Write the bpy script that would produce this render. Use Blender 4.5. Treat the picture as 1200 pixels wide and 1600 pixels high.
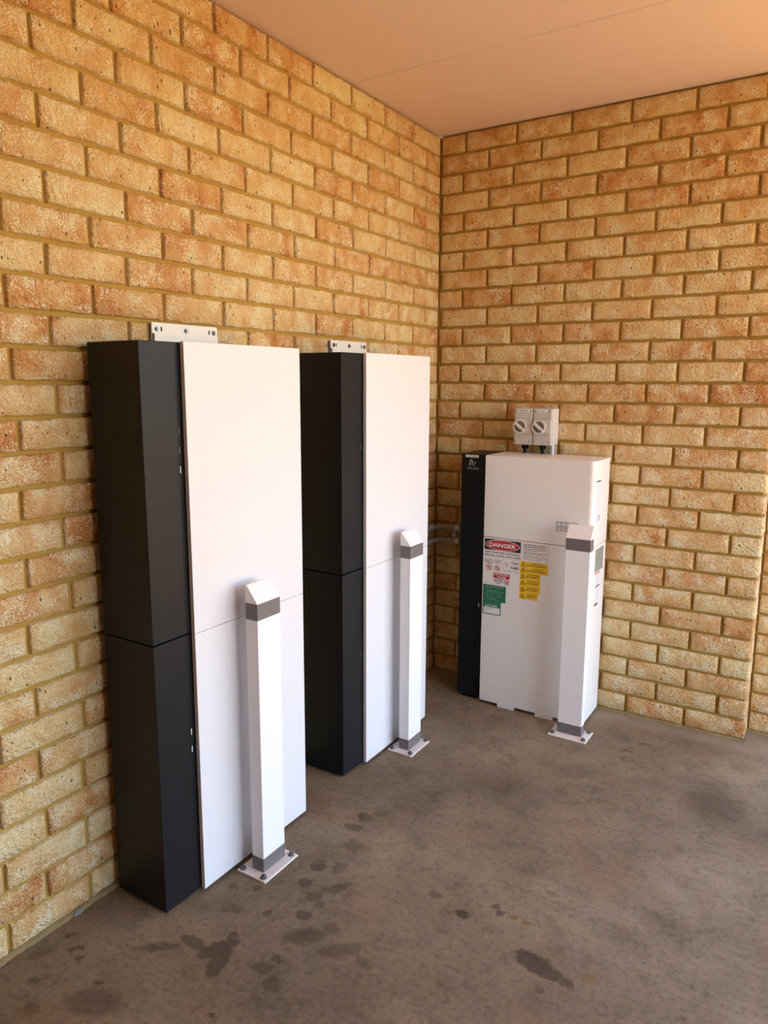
import bpy, bmesh, math, random
from mathutils import Vector, Matrix, noise as mnoise

scene = bpy.context.scene
COL = scene.collection
for o in list(bpy.data.objects):
    bpy.data.objects.remove(o)
random.seed(7)


def srgb(r, g, b):
    f = lambda c: (c / 255 / 12.92) if c <= 10 else ((c / 255 + 0.055) / 1.055) ** 2.4
    return (f(r), f(g), f(b), 1.0)


# ------------------------------------------------------------------ camera
FPX, CXO, CYO = 1150.1, -20.6, -9.16          # focal length and principal point, in pixels of 1200 x 1600
YAW, PITCH, ROLL = -0.5713964, -0.1669683, 0.0012925
CAM = Vector((1.66857, -3.18362, 1.44952))
fwd = Vector((math.sin(YAW) * math.cos(PITCH), math.cos(YAW) * math.cos(PITCH), math.sin(PITCH)))
rgt = fwd.cross(Vector((0, 0, 1))).normalized()
upv = rgt.cross(fwd)
RGT = math.cos(ROLL) * rgt + math.sin(ROLL) * upv
UPV = -math.sin(ROLL) * rgt + math.cos(ROLL) * upv
cd = bpy.data.cameras.new('camera')
cam = bpy.data.objects.new('camera', cd)
COL.objects.link(cam)
cam.matrix_world = Matrix(((RGT.x, UPV.x, -fwd.x, CAM.x), (RGT.y, UPV.y, -fwd.y, CAM.y),
                           (RGT.z, UPV.z, -fwd.z, CAM.z), (0, 0, 0, 1)))
cd.sensor_fit = 'VERTICAL'
cd.sensor_height = 36.0
cd.lens = FPX / 1600 * 36.0
cd.shift_x = -CXO / 1600
cd.shift_y = CYO / 1600
cd.clip_start = 0.05
scene.camera = cam

# ------------------------------------------------------------------ sky, sun, exposure
SUN_EL, SUN_AZ = math.radians(60), math.radians(100)     # azimuth measured from +y towards +x
world = bpy.data.worlds.new('sky')
scene.world = world
world.use_nodes = True
wn = world.node_tree
wn.nodes.clear()
sky = wn.nodes.new('ShaderNodeTexSky')
sky.sky_type = 'NISHITA'
sky.sun_disc = False
sky.sun_elevation = SUN_EL
sky.sun_rotation = SUN_AZ
sky.air_density = 1.0
sky.dust_density = 0.6
bg = wn.nodes.new('ShaderNodeBackground')
bg.inputs['Strength'].default_value = 0.56
wo = wn.nodes.new('ShaderNodeOutputWorld')
wn.links.new(sky.outputs[0], bg.inputs[0])
wn.links.new(bg.outputs[0], wo.inputs[0])

sl = bpy.data.lights.new('sun', 'SUN')
sl.energy = 8.0
sl.color = (1.0, 0.93, 0.82)
sl.angle = math.radians(0.6)
sun = bpy.data.objects.new('sun', sl)
COL.objects.link(sun)
sd = Vector((math.sin(SUN_AZ) * math.cos(SUN_EL), math.cos(SUN_AZ) * math.cos(SUN_EL), math.sin(SUN_EL)))
sun.rotation_euler = sd.to_track_quat('Z', 'Y').to_euler()
sun.location = (8, 4, 8)

scene.view_settings.view_transform = 'Standard'
scene.view_settings.look = 'None'
scene.view_settings.gamma = 1.0
scene.view_settings.use_curve_mapping = False
scene.view_settings.exposure = 0.81
scene.cycles.max_bounces = 7
scene.cycles.diffuse_bounces = 5
scene.cycles.glossy_bounces = 3
scene.cycles.use_denoising = True
scene.cycles.use_adaptive_sampling = True
scene.cycles.adaptive_threshold = 0.04

# ------------------------------------------------------------------ helpers


def link(o, parent=None):
    COL.objects.link(o)
    if parent is not None:
        o.parent = parent
    return o


def mesh_obj(name, bm, mat, parent=None, smooth=False):
    me = bpy.data.meshes.new(name)
    bmesh.ops.recalc_face_normals(bm, faces=bm.faces[:])
    bm.to_mesh(me)
    bm.free()
    if smooth:
        for p in me.polygons:
            p.use_smooth = True
    if mat:
        me.materials.append(mat)
    return link(bpy.data.objects.new(name, me), parent)


def tag(o, label=None, cat=None, group=None, kind=None):
    if label:
        o['label'] = label
    if cat:
        o['category'] = cat
    if group:
        o['group'] = group
    if kind:
        o['kind'] = kind
    return o


def thing(name, label, cat, loc, group=None):
    o = bpy.data.objects.new(name, None)
    o.empty_display_size = 0.05
    o.location = loc
    link(o)
    return tag(o, label, cat, group)


def add_box(bm, a, b, bevel=0.0, seg=2, only=None):
    """axis-aligned box between corners a and b; `only` picks the edges to bevel"""
    r = bmesh.ops.create_cube(bm, size=1.0)
    vs = r['verts']
    for v in vs:
        v.co = Vector([(a[i] + b[i]) / 2 + v.co[i] * (b[i] - a[i]) for i in range(3)])
    if bevel > 0:
        es = list({e for v in vs for e in v.link_edges})
        if only:
            es = [e for e in es if only(e)]
        bmesh.ops.bevel(bm, geom=es, offset=bevel, segments=seg, profile=0.5, affect='EDGES')
    return bm


def box(name, a, b, mat, parent=None, bevel=0.0, seg=2, only=None, smooth=False):
    bm = bmesh.new()
    add_box(bm, a, b, bevel, seg, only)
    return mesh_obj(name, bm, mat, parent, smooth)


def add_cyl(bm, p0, p1, r0, r1=None, n=20):
    r1 = r0 if r1 is None else r1
    p0, p1 = Vector(p0), Vector(p1)
    d = (p1 - p0)
    q = d.to_track_quat('Z', 'Y')
    A = [bm.verts.new(p0 + q @ Vector((r0 * math.cos(2 * math.pi * i / n), r0 * math.sin(2 * math.pi * i / n), 0))) for i in range(n)]
    B = [bm.verts.new(p1 + q @ Vector((r1 * math.cos(2 * math.pi * i / n), r1 * math.sin(2 * math.pi * i / n), 0))) for i in range(n)]
    for i in range(n):
        j = (i + 1) % n
        bm.faces.new((A[i], A[j], B[j], B[i]))
    bm.faces.new(A[::-1])
    bm.faces.new(B)
    return bm


def add_ring(bm, c, axis, r_out, r_in, h, n=28):
    """flat ring extruded by h along axis from centre c"""
    q = Vector(axis).to_track_quat('Z', 'Y')
    c = Vector(c)
    L = []
    for r, z in ((r_out, 0), (r_out, h), (r_in, h), (r_in, 0)):
        L.append([bm.verts.new(c + q @ Vector((r * math.cos(2 * math.pi * i / n), r * math.sin(2 * math.pi * i / n), z))) for i in range(n)])
    for k in range(4):
        A, B = L[k], L[(k + 1) % 4]
        for i in range(n):
            j = (i + 1) % n
            bm.faces.new((A[i], A[j], B[j], B[i]))
    return bm


def add_prism(bm, pts, axis_vec):
    """closed polygon pts (3-D) extruded by axis_vec"""
    A = [bm.verts.new(p) for p in pts]
    B = [bm.verts.new(Vector(p) + Vector(axis_vec)) for p in pts]
    n = len(pts)
    for i in range(n):
        j = (i + 1) % n
        bm.faces.new((A[i], A[j], B[j], B[i]))
    bm.faces.new(A[::-1])
    bm.faces.new(B)
    return bm


def add_tube(bm, pts, r, n=12):
    pts = [Vector(p) for p in pts]
    rings = []
    for i, p in enumerate(pts):
        d = (pts[min(i + 1, len(pts) - 1)] - pts[max(i - 1, 0)]).normalized()
        u = Vector((0, 0, 1))
        s = d.cross(u)
        if s.length < 1e-4:
            s = d.cross(Vector((1, 0, 0)))
        s.normalize()
        u = s.cross(d)
        rings.append([bm.verts.new(p + r * (math.cos(2 * math.pi * k / n) * s + math.sin(2 * math.pi * k / n) * u)) for k in range(n)])
    for A, B in zip(rings, rings[1:]):
        for k in range(n):
            j = (k + 1) % n
            bm.faces.new((A[k], A[j], B[j], B[k]))
    bm.faces.new(rings[0][::-1])
    bm.faces.new(rings[-1])
    return bm


def text_part(name, body, width, height, centre, mat, parent, rot=(math.pi / 2, 0, 0), bold=0.0, depth=0.0003, spin=0.0):
    """lettering as a thin mesh, scaled to width x height, centred"""
    cu = bpy.data.curves.new('lettering', 'FONT')
    cu.body = body
    cu.size = 1.0
    cu.align_x = 'CENTER'
    cu.align_y = 'CENTER'
    cu.offset = bold
    cu.extrude = 0.0
    cu.resolution_u = 3
    to = bpy.data.objects.new('lettering', cu)
    COL.objects.link(to)
    dg = bpy.context.evaluated_depsgraph_get()
    me = bpy.data.meshes.new_from_object(to.evaluated_get(dg))
    bpy.data.objects.remove(to)
    bpy.data.curves.remove(cu)
    me.name = name
    xs = [v.co.x for v in me.vertices]
    ys = [v.co.y for v in me.vertices]
    cx, cy = (min(xs) + max(xs)) / 2, (min(ys) + max(ys)) / 2
    sx, sy = width / (max(xs) - min(xs)), height / (max(ys) - min(ys))
    for v in me.vertices:
        v.co = Vector(((v.co.x - cx) * sx, (v.co.y - cy) * sy, 0))
    me.materials.clear()
    me.materials.append(mat)
    o = link(bpy.data.objects.new(name, me), parent)
    o.location = centre
    o.rotation_euler = rot
    return o


# ------------------------------------------------------------------ materials


def new_mat(name):
    m = bpy.data.materials.new(name)
    m.use_nodes = True
    nt = m.node_tree
    return m, nt, nt.nodes['Principled BSDF']


class G:
    """small node-graph helper"""

    def __init__(s, nt):
        s.nt = nt

    def n(s, t, **kw):
        x = s.nt.nodes.new(t)
        for k, v in kw.items():
            setattr(x, k, v)
        return x

    def link(s, a, b):
        s.nt.links.new(a, b)

    def put(s, sock, v):
        if hasattr(v, 'is_output'):
            s.nt.links.new(v, sock)
        else:
            sock.default_value = v

    def math(s, op, a, b=0.0, c=None, clamp=False):
        x = s.n('ShaderNodeMath', operation=op, use_clamp=clamp)
        s.put(x.inputs[0], a)
        s.put(x.inputs[1], b)
        if c is not None:
            s.put(x.inputs[2], c)
        return x.outputs[0]

    def vmath(s, op, a, b):
        x = s.n('ShaderNodeVectorMath', operation=op)
        s.put(x.inputs[0], a)
        s.put(x.inputs[1], b)
        return x.outputs['Value'] if op in ('LENGTH', 'DISTANCE', 'DOT_PRODUCT') else x.outputs[0]

    def noise(s, vec, scale, detail=3, rough=0.55, dist=0.0):
        x = s.n('ShaderNodeTexNoise')
        s.put(x.inputs['Vector'], vec)
        x.inputs['Scale'].default_value = scale
        x.inputs['Detail'].default_value = detail
        x.inputs['Roughness'].default_value = rough
        x.inputs['Distortion'].default_value = dist
        return x

    def remap(s, v, a, b, c=0.0, d=1.0, smooth=True):
        x = s.n('ShaderNodeMapRange', interpolation_type='SMOOTHSTEP' if smooth else 'LINEAR')
        s.put(x.inputs[0], v)
        for i, k in enumerate((a, b, c, d)):
            x.inputs[1 + i].default_value = k
        return x.outputs[0]

    def mix(s, fac, a, b, blend='MIX'):
        x = s.n('ShaderNodeMix', data_type='RGBA', blend_type=blend)
        s.put(x.inputs[0], fac)
        s.put(x.inputs[6], a)
        s.put(x.inputs[7], b)
        return x.outputs[2]

    def ramp(s, fac, stops):
        x = s.n('ShaderNodeValToRGB')
        s.put(x.inputs[0], fac)
        e = x.color_ramp.elements
        while len(e) < len(stops):
            e.new(0.5)
        for el, (p, c) in zip(e, stops):
            el.position = p
            el.color = c
        return x.outputs[0]

    def bump(s, h, dist, strength=1.0):
        x = s.n('ShaderNodeBump')
        s.put(x.inputs['Height'], h)
        x.inputs['Distance'].default_value = dist
        x.inputs['Strength'].default_value = strength
        return x.outputs[0]


def paint(name, col, rough=0.4, metal=0.0, spec=0.5, var=0.04, scale=30.0, bump=0.0):
    """plain coated surface with faint procedural variation"""
    m, nt, b = new_mat(name)
    g = G(nt)
    tc = g.n('ShaderNodeTexCoord').outputs['Object']
    n = g.noise(tc, scale, 3).outputs['Fac']
    lo = tuple(c * (1 - var) for c in col[:3]) + (1,)
    hi = tuple(min(1, c * (1 + var)) for c in col[:3]) + (1,)
    g.link(g.mix(n, lo, hi), b.inputs['Base Color'])
    b.inputs['Roughness'].default_value = rough
    b.inputs['Metallic'].default_value = metal
    b.inputs['Specular IOR Level'].default_value = spec
    if bump > 0:
        h = g.noise(tc, 900, 2).outputs['Fac']
        g.link(g.bump(h, bump), b.inputs['Normal'])
    return m


def brick_material():
    m, nt, b = new_mat('sand_faced_clay_brick')
    g = G(nt)
    oi = g.n('ShaderNodeObjectInfo').outputs['Random']
    at = g.n('ShaderNodeAttribute', attribute_name='seed').outputs['Fac']
    rnd = g.math('FRACT', g.math('ADD', oi, at))
    rnd2 = g.math('FRACT', g.math('MULTIPLY', rnd, 17.31))
    rnd3 = g.math('FRACT', g.math('MULTIPLY', rnd, 71.7))
    tc = g.n('ShaderNodeTexCoord').outputs['Object']
    off = g.vmath('MULTIPLY', (37.0, 19.0, 53.0), rnd)
    p = g.vmath('ADD', tc, off)
    big = g.noise(g.vmath('MULTIPLY', p, (1.0, 1.0, 0.8)), 12, 3, 0.6).outputs['Fac']
    big = g.remap(big, 0.30, 0.70, 0, 1, False)
    fac = g.math('ADD', g.math('MULTIPLY', big, 0.80), g.math('MULTIPLY', g.math('SUBTRACT', rnd2, 0.36), 0.55), clamp=True)
    base = g.ramp(fac, [(0.0, BR[0]), (0.3, BR[1]), (0.62, BR[2]), (0.85, BR[3]), (1.0, BR[4])])
    # pale sand flecks, then dark ones; sharp contrast also paints in relief shading
    sand = g.noise(p, 230, 2, 0.6).outputs['Fac']
    patch = g.noise(p, 17, 2, 0.6).outputs['Fac']
    thr = g.math('ADD', sand, g.math('MULTIPLY', g.math('SUBTRACT', patch, 0.5), 0.8))
    fl = g.remap(thr, 0.53, 0.64)
    base = g.mix(g.math('MULTIPLY', fl, 0.78), base, BR[5])
    dk = g.remap(g.noise(p, 330, 2, 0.5).outputs['Fac'], 0.58, 0.67)
    base = g.mix(g.math('MULTIPLY', dk, 0.5), base, BR[6])
    # small dark pits, only in some cells
    vo = g.n('ShaderNodeTexVoronoi', feature='F1')
    g.put(vo.inputs['Vector'], g.vmath('MULTIPLY', p, (1.0, 1.0, 0.62)))
    vo.inputs['Scale'].default_value = 72
    sep = g.n('ShaderNodeSeparateColor')
    g.link(vo.outputs['Color'], sep.inputs[0])
    size = g.math('MULTIPLY', g.math('SUBTRACT', sep.outputs[0], 0.70), 0.85)
    pit = g.remap(g.math('SUBTRACT', size, vo.outputs['Distance']), -0.02, 0.06)
    base = g.mix(g.math('MULTIPLY', pit, 0.78), base, BR[7])
    g.link(base, b.inputs['Base Color'])
    b.inputs['Roughness'].default_value = 0.92
    b.inputs['Specular IOR Level'].default_value = 0.2
    rough = g.noise(p, 85, 4, 0.62).outputs['Fac']
    grain = g.noise(p, 420, 1, 0.5).outputs['Fac']
    h = g.math('ADD', g.math('MULTIPLY', rough, 1.0), g.math('MULTIPLY', grain, 0.12))
    g.link(g.bump(h, 0.019), b.inputs['Normal'])
    return m


def mortar_material():
    m, nt, b = new_mat('ochre_mortar')
    g = G(nt)
    tc = g.n('ShaderNodeTexCoord').outputs['Object']
    n1 = g.noise(tc, 7, 4).outputs['Fac']
    n2 = g.noise(tc, 260, 3).outputs['Fac']
    c = g.mix(n1, MORT[0], MORT[1])
    c = g.mix(g.math('MULTIPLY', n2, 0.35), c, MORT[2])
    g.link(c, b.inputs['Base Color'])
    b.inputs['Roughness'].default_value = 0.95
    b.inputs['Specular IOR Level'].default_value = 0.15
    h = g.math('ADD', g.noise(tc, 60, 4).outputs['Fac'], g.math('MULTIPLY', n2, 0.3))
    g.link(g.bump(h, 0.003), b.inputs['Normal'])
    return m


# stains on the slab: x, y, half-length, half-width, turn (degrees), edge softness, strength
STAINS = [
    (1.405, -.575, .135, .165, 20, 1.3, .46), (1.40, -.58, .24, .22, 0, 1.3, .20),
    (1.125, -1.573, .052, .032, -10, .25, .55), (1.172, -1.586, .034, .022, 10, .25, .50), (1.212, -1.590, .030, .014, -20, .3, .42),
    (.901, -1.518, .019, .016, 0, .3, .55), (.966, -1.442, .018, .012, 25, .3, .45), (.984, -1.453, .016, .013, 0, .3, .5),
    (1.170, -1.650, .014, .011, 0, .4, .3), (1.081, -1.306, .022, .012, 0, .5, .28),
    (.42, -1.975, .060, .022, 60, .3, .5), (.45, -2.0, .055, .026, -70, .3, .45), (.357, -1.994, .045, .016, 0, .3, .42), (.423, -1.923, .017, .017, 0, .3, .36),
    (.287, -2.055, .058, .017, 38, .5, .42), (.29, -2.259, .075, .040, 25, .5, .34),
    (.453, -1.646, .023, .019, 40, .25, .45), (.446, -1.572, .025, .021, 0, .35, .48), (.43, -1.548, .018, .012, 30, .4, .35),
    (.514, -1.681, .026, .020, 0, .3, .40), (.531, -1.759, .025, .020, 20, .3, .42), (.546, -1.699, .015, .014, 0, .4, .35),
    (.545, -1.62, .050, .018, 55, .5, .36), (.425, -1.28, .030, .028, 0, .35, .40), (.418, -1.346, .034, .020, 20, .4, .38), (.45, -1.235, .025, .016, 0, .5, .3),
    (.799, -1.490, .021, .018, 0, .4, .36), (.35, -1.747, .015, .016, 0, .3, .36), (.287, -1.774, .013, .013, 0, .4, .3),
    (.444, -1.803, .015, .013, 0, .3, .42), (.349, -1.845, .036, .020, 30, .6, .26), (.574, -1.918, .017, .013, 0, .3, .40),
    (.583, -1.82, .060, .030, 40, .6, .38), (.614, -1.987, .022, .026, 60, .4, .36), (.56, -1.96, .035, .018, 10, .6, .3), (.693, -1.804, .065, .024, 45, .6, .34),
    (.55, -2.133, .009, .006, 0, .3, .5), (.50, -1.54, .022, .03, 0, .5, .33), (.48, -1.43, .04, .03, 0, .7, .3), (.625, -1.758, .03, .02, 0, .6, .3), (.77, -1.808, .025, .016, 0, .6, .28),
    (.149, -2.191, .012, .009, 0, .35, .42), (.113, -2.172, .024, .008, 45, .4, .40), (.257, -2.21, .012, .007, 20, .3, .42), (.06, -2.153, .022, .008, 50, .5, .34),
    (.117, -2.289, .024, .010, 45, .5, .34), (.184, -2.349, .025, .016, 0, .5, .32), (.048, -2.226, .045, .02, 60, .7, .25),
    (.55, -1.05, .16, .07, 60, .95, .24), (.93, -.60, .10, .05, 20, .9, .22), (.75, -.85, .20, .12, 30, 1.0, .22), (1.39, -1.27, .12, .05, -30, 1.0, .20),
    (1.05, -.33, .03, .014, 10, .6, .3), (1.10, -.24, .03, .016, 10, .6, .3), (1.28, -1.37, .08, .05, 0, 1.0, .16),
]
RUST = [(1.022, -1.452, .012, .010, 0, .4, .6), (1.057, -1.453, .011, .010, 0, .4, .55), (1.26, -1.549, .014, .020, 0, .6, .42), (.185, -2.36, .03, .02, 0, .8, .25)]
PALE = [(1.356, -1.085, .080, .030, -35, 1.2, .15), (1.13, -1.03, .07, .02, -35, 1.3, .06), (.86, -.34, .05, .03, 0, 1.3, .12)]


def concrete_material():
    m, nt, b = new_mat('stained_concrete')
    g = G(nt)
    tc = g.n('ShaderNodeTexCoord').outputs['Object']
    # object coordinates, pushed about so stain edges are ragged
    w = g.noise(tc, 34, 4, 0.72)
    wv = g.vmath('MULTIPLY', g.vmath('SUBTRACT', w.outputs['Color'], (0.5, 0.5, 0.5)), (0.045, 0.045, 0.0))
    q = g.vmath('ADD', tc, wv)

    def field(lst):
        acc = None
        for (x, y, rx, ry, a, soft, k) in lst:
            mp = g.n('ShaderNodeMapping', vector_type='TEXTURE')
            g.put(mp.inputs['Vector'], q)
            mp.inputs['Location'].default_value = (x, y, 0)
            mp.inputs['Rotation'].default_value = (0, 0, math.radians(a))
            mp.inputs['Scale'].default_value = (rx, ry, 1000)
            d = g.vmath('LENGTH', mp.outputs[0], (0, 0, 0))
            v = g.remap(d, 1.0 + soft * 0.5, 1.0 - soft * 0.75, 0, min(0.85, k * 1.3))
            acc = v if acc is None else g.math('MAXIMUM', acc, v)
        return acc

    big = g.noise(tc, 1.9, 4, 0.62).outputs['Fac']
    mid = g.noise(tc, 11, 5, 0.66).outputs['Fac']
    streak = g.noise(g.vmath('MULTIPLY', tc, (14.0, 60.0, 1.0)), 1.0, 3, 0.6).outputs['Fac']
    fine = g.noise(tc, 240, 3, 0.6).outputs['Fac']
    grit = g.noise(tc, 62, 4, 0.7).outputs['Fac']
    c = g.ramp(g.remap(big, 0.3, 0.7, 0, 1, False), [(0.0, CON[0]), (0.45, CON[1]), (1.0, CON[2])])
    c = g.mix(g.math('MULTIPLY', g.remap(mid, 0.46, 0.70), 0.36), c, CON[3])
    c = g.mix(g.math('MULTIPLY', g.remap(streak, 0.5, 0.72), 0.16), c, CON[3])
    c = g.mix(g.math('MULTIPLY', g.remap(fine, 0.5, 0.75), 0.22), c, CON[2])
    c = g.mix(g.math('MULTIPLY', g.remap(grit, 0.50, 0.66), 0.42), c, CON[3])
    c = g.mix(g.math('MULTIPLY', g.remap(grit, 0.48, 0.34), 0.30), c, CON[2])
    # reddish dust towards the open side, cement wash along the wall foot
    red = g.noise(tc, 3.2, 3, 0.5).outputs['Fac']
    sx = g.n('ShaderNodeSeparateXYZ')
    g.put(sx.inputs[0], q)
    c = g.mix(g.math('MULTIPLY', g.remap(red, 0.5, 0.68), 0.22), c, CON[4])
    wash = g.remap(sx.outputs[1], -0.13, -0.045)
    c = g.mix(g.math('MULTIPLY', wash, 0.38), c, CON[5])
    # droplets
    vo = g.n('ShaderNodeTexVoronoi', feature='F1')
    g.put(vo.inputs['Vector'], q)
    vo.inputs['Scale'].default_value = 21
    sp = g.n('ShaderNodeSeparateColor')
    g.link(vo.outputs['Color'], sp.inputs[0])
    drop = g.remap(g.math('SUBTRACT', g.math('MULTIPLY', g.math('SUBTRACT', sp.outputs[0], 0.72), 0.9), vo.outputs['Distance']), -0.03, 0.05)
    area = g.remap(g.noise(tc, 2.6, 2).outputs['Fac'], 0.48, 0.62)
    dirty = g.math('MAXIMUM', field(STAINS), g.math('MULTIPLY', g.math('MULTIPLY', drop, area), 0.34))
    c = g.mix(dirty, c, CON[6])
    c = g.mix(field(RUST), c, CON[7])
    c = g.mix(field(PALE), c, CON[8])
    g.link(c, b.inputs['Base Color'])
    g.put(b.inputs['Roughness'], g.math('SUBTRACT', g.remap(mid, 0.3, 0.7, 0.66, 0.82), g.math('MULTIPLY', dirty, 0.10)))
    b.inputs['Specular IOR Level'].default_value = 0.35
    h = g.math('ADD', g.math('MULTIPLY', streak, 0.5), g.math('MULTIPLY', fine, 0.35))
    h = g.math('ADD', h, g.math('MULTIPLY', mid, 0.8))
    g.link(g.bump(h, 0.0022), b.inputs['Normal'])
    return m


BR = [srgb(247, 226, 170), srgb(241, 208, 150), srgb(232, 186, 126), srgb(222, 165, 105), srgb(209, 141, 83),
      srgb(255, 249, 214), srgb(148, 108, 58), srgb(50, 34, 22)]
MORT = [srgb(172, 140, 66), srgb(188, 154, 80), srgb(142, 112, 52)]
CON = [srgb(105, 93, 74), srgb(125, 111, 89), srgb(147, 133, 109), srgb(76, 65, 50), srgb(136, 106, 84), srgb(160, 152, 136),
       srgb(46, 37, 27), srgb(118, 88, 40), srgb(180, 172, 160)]

M_BRICK = brick_material()
M_MORTAR = mortar_material()
M_BEAD = paint('grubby_mortar', srgb(140, 122, 84), 0.95, spec=0.1, var=0.3, scale=40)
M_CONC = concrete_material()
M_CEIL = paint('ceiling_paint', srgb(236, 216, 209), 0.55, var=0.015, scale=3)
M_GAP = paint('dark_gap', srgb(22, 18, 14), 0.9, spec=0.1)
M_GROUND = paint('red_gravel', srgb(206, 155, 86), 0.95, spec=0.1, var=0.15, scale=2)
M_BLACK = paint('black_powder_coat', srgb(29, 30, 33), 0.4, spec=0.2, bump=0.00002)
M_WHITE = paint('white_powder_coat', srgb(226, 226, 229), 0.42, spec=0.3, var=0.01)
M_WHITE2 = paint('inverter_white', srgb(236, 234, 230), 0.42, var=0.01)
M_POST = paint('white_post_paint', srgb(242, 242, 243), 0.34, var=0.01)
M_BAND = paint('grey_reflective_band', srgb(112, 106, 106), 0.45, var=0.05, scale=60)
M_PLATE = paint('base_plate_paint', srgb(228, 222, 216), 0.45)
M_STEEL = paint('zinc_steel', srgb(128, 128, 132), 0.32, metal=0.9, var=0.15, scale=200)
M_GALV = paint('galvanised', srgb(178, 184, 186), 0.4, metal=0.7, var=0.1, scale=120)
M_BRKT = paint('bracket_paint', srgb(244, 240, 230), 0.42)
M_DARK = paint('dark_plastic', srgb(7, 7, 8), 0.5, spec=0.3)
M_GREYP = paint('isolator_grey', srgb(196, 194, 188), 0.5, var=0.02)
M_GREYL = paint('isolator_light_grey', srgb(214, 212, 206), 0.45, var=0.02)
M_GREYD = paint('knob_well_grey', srgb(122, 118, 112), 0.5)
M_COND = paint('grey_conduit', srgb(150, 150, 150), 0.5)
M_LABEL = paint('label_white', srgb(236, 234, 232), 0.5, var=0.01)
M_INK = paint('ink_black', srgb(24, 22, 24), 0.5)
M_INKG = paint('ink_grey', srgb(128, 124, 122), 0.5)
M_RED = paint('label_red', srgb(190, 24, 40), 0.45)
M_GREEN = paint('label_green', srgb(0, 104, 76), 0.45)
M_GRNL = paint('label_green_print', srgb(120, 168, 148), 0.5)
M_YEL = paint('label_yellow', srgb(240, 198, 8), 0.45)
M_YINK = paint('label_yellow_print', srgb(86, 64, 8), 0.5)
M_LOGO = paint('logo_grey', srgb(150, 150, 150), 0.4)
M_LED = paint('indicator_clear', srgb(206, 222, 226), 0.2)
M_LEDD = paint('indicator_grey', srgb(96, 98, 102), 0.3)
M_WINDOW = paint('smoky_window', srgb(150, 156, 152), 0.12)
M_LILAC = paint('label_lilac_print', srgb(224, 222, 236), 0.5)
M_INDP = paint('indicator_plate_grey', srgb(184, 182, 180), 0.35)

# ------------------------------------------------------------------ setting
PITCH_Z = 0.086 * 0.98567          # course height
Z0 = 0.006                         # top of the slab wash under the first course
NC = 30
JT = 0.0125
BH = PITCH_Z - JT
HTOP = Z0 + NC * PITCH_Z
RC = 0.115                         # set-back of the wall beyond the pier
XE = 1.432                         # end of the pier
ROOF_X, ROOF_Y = 3.5, -7.0

floor = box('floor', (-0.2, ROOF_Y, -0.12), (ROOF_X, 0.4, 0.0), M_CONC)
tag(floor, 'stained grey brown concrete slab', None, kind='structure')
ground = box('ground', (-40, -40, -0.3), (45, 40, -0.1205), M_GROUND)
tag(ground, 'sunlit reddish gravel beyond the slab', None, kind='structure')

ceil = bpy.data.objects.new('ceiling', None)
link(ceil)
tag(ceil, 'painted flat sheet ceiling with one joint line', None, kind='structure')
ZC = HTOP + 0.004
YJ = -0.716
for (y0, y1) in ((YJ + 0.0015, 0.45), (-3.1, YJ - 0.0015), (-5.2, -3.103), (ROOF_Y, -5.203)):
    box('ceiling_sheet', (-0.25, y0, ZC), (ROOF_X, y1, ZC + 0.012), M_CEIL, ceil, bevel=0.0012, seg=1)
box('roof_deck', (-0.25, ROOF_Y, ZC + 0.0125), (ROOF_X, 0.45, ZC + 0.06), M_CEIL, ceil)
# set joint: a slightly proud filled strip on both sides of the line
bm = bmesh.new()
nx = 60
for side in (-1, 1):
    row = []
    for i in range(nx + 1):
        x = 0.004 + (ROOF_X - 0.05) * i / nx
        wv = 0.010 + 0.003 * mnoise.noise(Vector((x * 5, side * 3, 0)))
        z = ZC - 0.0016 + 0.0006 * mnoise.noise(Vector((x * 3, side, 5)))
        row.append([bm.verts.new((x, YJ + side * 0.0012, z)), bm.verts.new((x, YJ + side * wv, ZC + 0.0002)),
                    bm.verts.new((x, YJ + side * 0.0012, ZC + 0.001))])
    for a, b_ in zip(row, row[1:]):
        bm.faces.new((a[0], b_[0], b_[1], a[1]))
        bm.faces.new((a[2], b_[2], b_[0], a[0]))
mesh_obj('joint_filler', bm, M_CEIL, ceil)


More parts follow.
